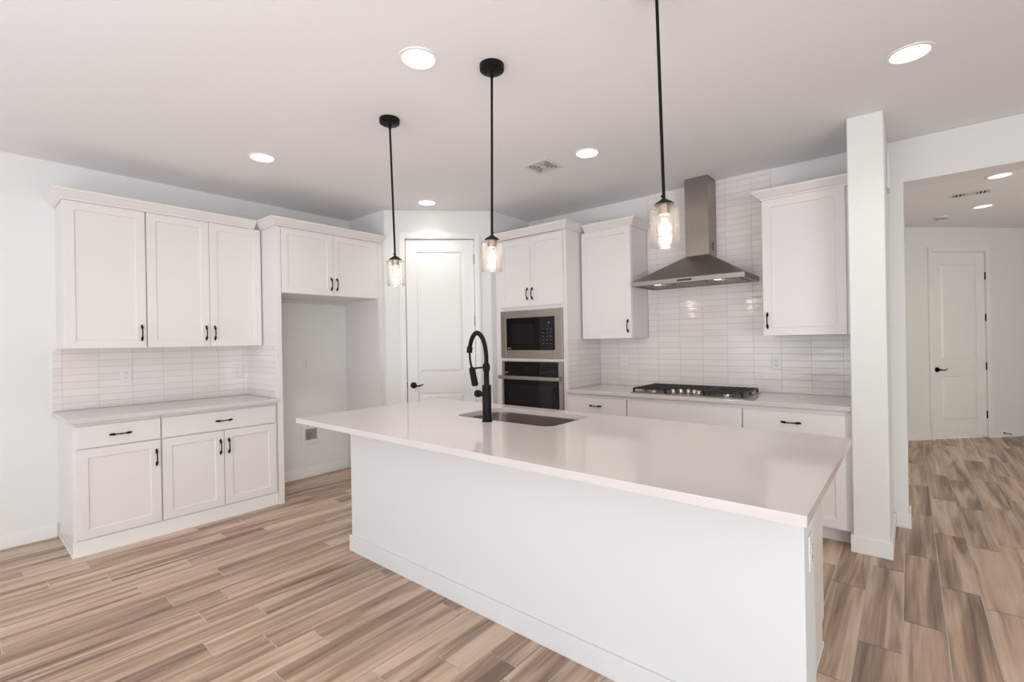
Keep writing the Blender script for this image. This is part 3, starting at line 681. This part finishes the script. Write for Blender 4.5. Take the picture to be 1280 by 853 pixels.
# ------------------------------------------------------------------ pendants
def pendant(label, top, bot):
    top = Vector(top); bot = Vector(bot); L_ = (top-bot).length
    t = thing('pendant_light', label, 'pendant lamp', top, 0, 'pendant lamps over the island')
    t.rotation_euler = (bot-top).to_track_quat('-Z', 'Y').to_euler()
    bm = nb(); lathe(bm, [(0,-.030),(.055,-.030),(.060,-.026),(.061,.0),(0,.0)], 40, cap=False)
    for s_ in (-1, 1): lathe(bm, [(.004, -.037), (.004, -.030)], 10, Matrix.Translation((.030*s_, .012*s_, 0)))
    cn = done('canopy', bm, BLACK, t, smooth=True)
    cn.rotation_euler = t.rotation_euler.to_matrix().inverted().to_euler()   # the ceiling plate lies flat on the ceiling
    zc = -(L_)
    bm = nb(); lathe(bm, [(.0085, -.062), (.0085, -.030)], 16); lathe(bm, [(.0062, zc+.02), (.0062, -.062)], 16)
    box(bm, -.004, -.010, zc+.028, .004, -.004, zc+.036); done('rod', bm, BLACK, t, smooth=True)
    bm = nb(); lathe(bm, [(0,zc-.006),(.036,zc-.006),(.038,zc-.001),(.030,zc+.006),(.018,zc+.014),(.010,zc+.020),(0,zc+.021)], 32, cap=False); done('cap', bm, BLACK, t, smooth=True)
    bm = nb(); lathe(bm, [(0,zc-.040),(.021,zc-.040),(.023,zc-.037),(.023,zc-.0065),(0,zc-.0065)], 28, cap=False); done('socket', bm, mat('aged_socket_metal', (.20, .18, .17), .35, metal=.8, bump=(200, .05, .0005)), t, smooth=True)
    bm = nb(); R1, R2 = .0545, .0520
    lathe(bm, [(.022,zc-.0085),(R1-.006,zc-.0085),(R1-.001,zc-.011),(R1,zc-.016),(R1,zc-.158),(R1-.0012,zc-.1605),(R2-.0012,zc-.1605),(R2-.002,zc-.157)], 48, cap=False)
    done('glass_shade', bm, SEEDED, t, smooth=True)['label'] = 'clear seeded glass cylinder shade'
    bm = nb(); lathe(bm, [(.012,zc-.0405),(.0125,zc-.052),(.020,zc-.068),(.027,zc-.085),(.029,zc-.100),(.025,zc-.118),(.013,zc-.130),(0,zc-.133)], 28, cap=False)
    bu = done('bulb', bm, BULBG, t, smooth=True)
    bm = nb()
    for k in range(4):
        a_ = k*PI/2+.4; c_, s_ = math.cos(a_), math.sin(a_)
        tube(bm, [(.004*c_, .004*s_, zc-.056), (.010*c_, .010*s_, zc-.085), (.005*c_, .005*s_, zc-.114)], .0015, 6)
    done('filament', bm, FILA, bu)
    l = bpy.data.lights.new('bulb_glow', 'POINT'); l.energy = 2.2; l.color = (1, .82, .62); l.shadow_soft_size = .022
    lo_ = bpy.data.objects.new('bulb_glow', l); col.objects.link(lo_); lo_.parent = bu; lo_.location = (0, 0, zc-.09)
    return t
ZC = 1.888
pendant('black rod pendant with clear glass shade, farthest of three over the island', (2.374, -1.28, 2.7495), (2.393, -1.27, ZC))
pendant('black rod pendant with clear glass shade, middle of three over the island', (3.226, -1.282, 2.7495), (3.196, -1.27, ZC))
pendant('black rod pendant with clear glass shade nearest of three, hanging in front of the hood', (4.072, -1.27, 2.7495), (4.088, -1.27, ZC))

# ------------------------------------------------------------------ recessed lights
def downlight(label, x, y, lens, power, colr, grp, r=.075):
    t = thing('recessed_light', label, 'ceiling light', (x, y, H-.0005), 0, grp)
    bm = nb(); lathe(bm, [(r, -.001), (r+.004, -.006), (r+.018, -.005), (r+.020, 0.0), (r, 0.0)], 40, cap=False); done('trim_ring', bm, TRIM, t, smooth=True)
    bm = nb(); lathe(bm, [(0, -.0022), (r*.6, -.0022), (r*.98, -.0012), (r*.98, -.0006), (0, -.0006)], 40, cap=False); done('lens', bm, lens, t, smooth=True)
    l = bpy.data.lights.new('downlight', 'SPOT'); l.energy = power; l.color = colr; l.spot_size = math.radians(140); l.spot_blend = 1.0; l.shadow_soft_size = .06
    o = bpy.data.objects.new('downlight', l); col.objects.link(o); o.parent = t; o.location = (0, 0, -.07)
WC = (1, .965, .92); G2 = 'recessed lights in the kitchen ceiling'
downlight('round recessed ceiling light beside the middle pendant, nearest the camera', 3.0, -1.56, LENS, 11, WC, G2)
downlight('round recessed ceiling light above the left wall cabinets', 1.19, -1.545, LENS, 11, WC, G2)
downlight('round recessed ceiling light in front of the pantry door', 1.185, .005, LENS, 11, WC, G2)
downlight('round recessed ceiling light beside the square air vent', 3.0, .005, LENS, 11, WC, G2)
downlight('round recessed ceiling light in front of the end wall', 4.82, .005, LENS, 11, WC, G2)
G3 = 'recessed lights in the hall ceiling'
downlight('round recessed hall ceiling light just past the opening', 5.425, 2.905, LENSH, 5, (1, .86, .68), G3)
downlight('round recessed hall ceiling light nearest the hall door', 5.427, 4.214, LENSH, 5, (1, .86, .68), G3)

# ------------------------------------------------------------------ ceiling vents, detector
def vent(label, x, y, wx, wy, fourway):
    t = thing('air_vent', label, 'air vent', (x, y, H-.0005), 0)
    bm = nb(); hx, hy = wx/2, wy/2; q = .022
    frame_ = lambda bm_, a, b, z0_, z1_: (box(bm_, -a, -b, z0_, a, -b+q, z1_), box(bm_, -a, b-q, z0_, a, b, z1_), box(bm_, -a, -b+q, z0_, -a+q, b-q, z1_), box(bm_, a-q, -b+q, z0_, a, b-q, z1_))
    frame_(bm, hx, hy, -.006, 0); done('frame', bm, GRILLE, t, bevel=.002)
    done('backing', box(nb(), -hx+q, -hy+q, -.0015, hx-q, hy-q, 0), DUCT, t)
    bm = nb()
    if fourway:
        for k in range(4):
            a = hx-q-.008-k*.022
            if a < .02: break
            s_ = .0028
            for sx_, sy_ in ((1, 0), (-1, 0), (0, 1), (0, -1)):
                if sx_: box(bm, sx_*a-s_, -a, -.0065, sx_*a+s_, a, -.0016)
                else: box(bm, -a, sy_*a-s_, -.0065, a, sy_*a+s_, -.0016)
        box(bm, -.02, -.02, -.0065, .02, .02, -.0016)
    else:
        n = 9
        for k in range(n):
            xx = -hx+q+.012+(wx-2*q-.024)*k/(n-1)
            if k in (3, 4, 5): continue
            box(bm, xx-.004, -hy+q, -.006, xx+.004, hy-q, -.0016)
        for k in range(4):
            yy = -hy+q+.014+k*.025; box(bm, -.045, yy-.004, -.006, .045, yy+.004, -.0016)
    done('louvre', bm, GRILLE, t)
vent('square four-way air vent in the kitchen ceiling', 2.603, 0.0, .235, .235, True)
vent('rectangular air vent in the hall ceiling', 5.277, 3.46, .30, .16, False)
bm = nb(); lathe(bm, [(0,-.036),(.040,-.036),(.058,-.028),(.064,-.012),(.068,-.010),(.068,0),(0,0)], 32, Matrix.Translation((5.105, 4.52, H-.0005)), cap=False)
sd = done('smoke_detector', bm, PLAST, smooth=True); tag(sd, 'round smoke detector on the hall ceiling', 'smoke detector')
bm = nb(); lathe(bm, [(.048,-.0345),(.0605,-.0235),(.062,-.020),(.049,-.031)], 32, Matrix.Translation((5.105, 4.52, H-.0005)), cap=False); done('sensor_slot', bm, SLOT, sd)

# ------------------------------------------------------------------ outlets, water box, chime, door stop
def outlet(label, loc, rotz, grp='duplex outlets on the walls', w_=.070, h=.115):
    t = thing('outlet', label, 'outlet', loc, rotz, grp)
    done('plate', box(nb(), -w_/2, -.006, -h/2, w_/2, -.0003, h/2), PLAST, t, bevel=.002)
    for z in (-.020, .020):
        bm = nb(); box(bm, -.017, -.008, z-.0145, .017, -.0062, z+.0145); f_ = done('receptacle', bm, PLAST, t, bevel=.003)
        bm = nb(); box(bm, -.0085, -.0085, z-.002, -.006, -.0080, z+.009); box(bm, .006, -.0085, z-.002, .0085, -.0080, z+.007)
        lathe(bm, [(.0028, 0), (.0028, .0005)], 10, Matrix.Translation((0, -.0080, z-.0085)) @ Matrix.Rotation(PI/2, 4, 'X')); done('slot', bm, SLOT, f_)
    return t
outlet('white outlet on the left backsplash below the single-door cabinet', (.0093, -2.128, 1.157), A90)
outlet('white outlet on the left backsplash near the tall fridge panel', (.0093, -1.311, 1.147), A90)
outlet('white outlet on the wall of the empty fridge space', (0, -.655, 1.168), A90)
outlet('white outlet on the range wall tile beside the oven tower', (2.616, B-.0093, 1.165), 0)
outlet('white outlet on the range wall tile to the right of the cooktop', (3.967, B-.0093, 1.158), 0)
outlet('white outlet on the end face of the island', (4.54, -1.222, .665), A90)
wb = thing('water_supply_box', 'recessed white water supply box low on the fridge space wall', 'supply box', (0, -.610, .440), A90)
bm = nb(); frame(bm, -.105, .105, -.100, .100, -.062, .062, -.055, .055, -.008, -.0003); done('frame', bm, PLAST, wb, bevel=.003)
done('recess', box(nb(), -.062, -.0025, -.055, .062, -.0005, .055), mat('grey_recess', (.30, .29, .28), .6, bump=(30, .02, .0005)), wb)
bm = nb(); tube(bm, [(-.02, -.010, -.054), (-.02, -.010, .0)], .009, 12); tube(bm, [(-.035, -.012, .012), (-.004, -.012, .012)], .007, 12); done('valve', bm, BRASS, wb, smooth=True)
tag(done('door_chime', box(nb(), 4.6955, 1.02, 2.355, 4.714, 1.18, 2.60), PLAST, bevel=.006), 'white door chime box high on the side of the end wall', 'door chime')
dsx, dsy = 5.722, 5.855
bm = nb(); n_ = Vector((1, -1, 0)).normalized(); p_ = Vector((dsx, dsy, .055))+n_*.0135
tube(bm, [p_, p_+n_*.004], .011, 16); tube(bm, [p_+n_*.003, p_+n_*.07], .0045, 10); tube(bm, [p_+n_*.068, p_+n_*.08], .008, 12)
tag(done('door_stop', bm, BLACK, smooth=True), 'small black spring door stop on the hall baseboard', 'door stop')
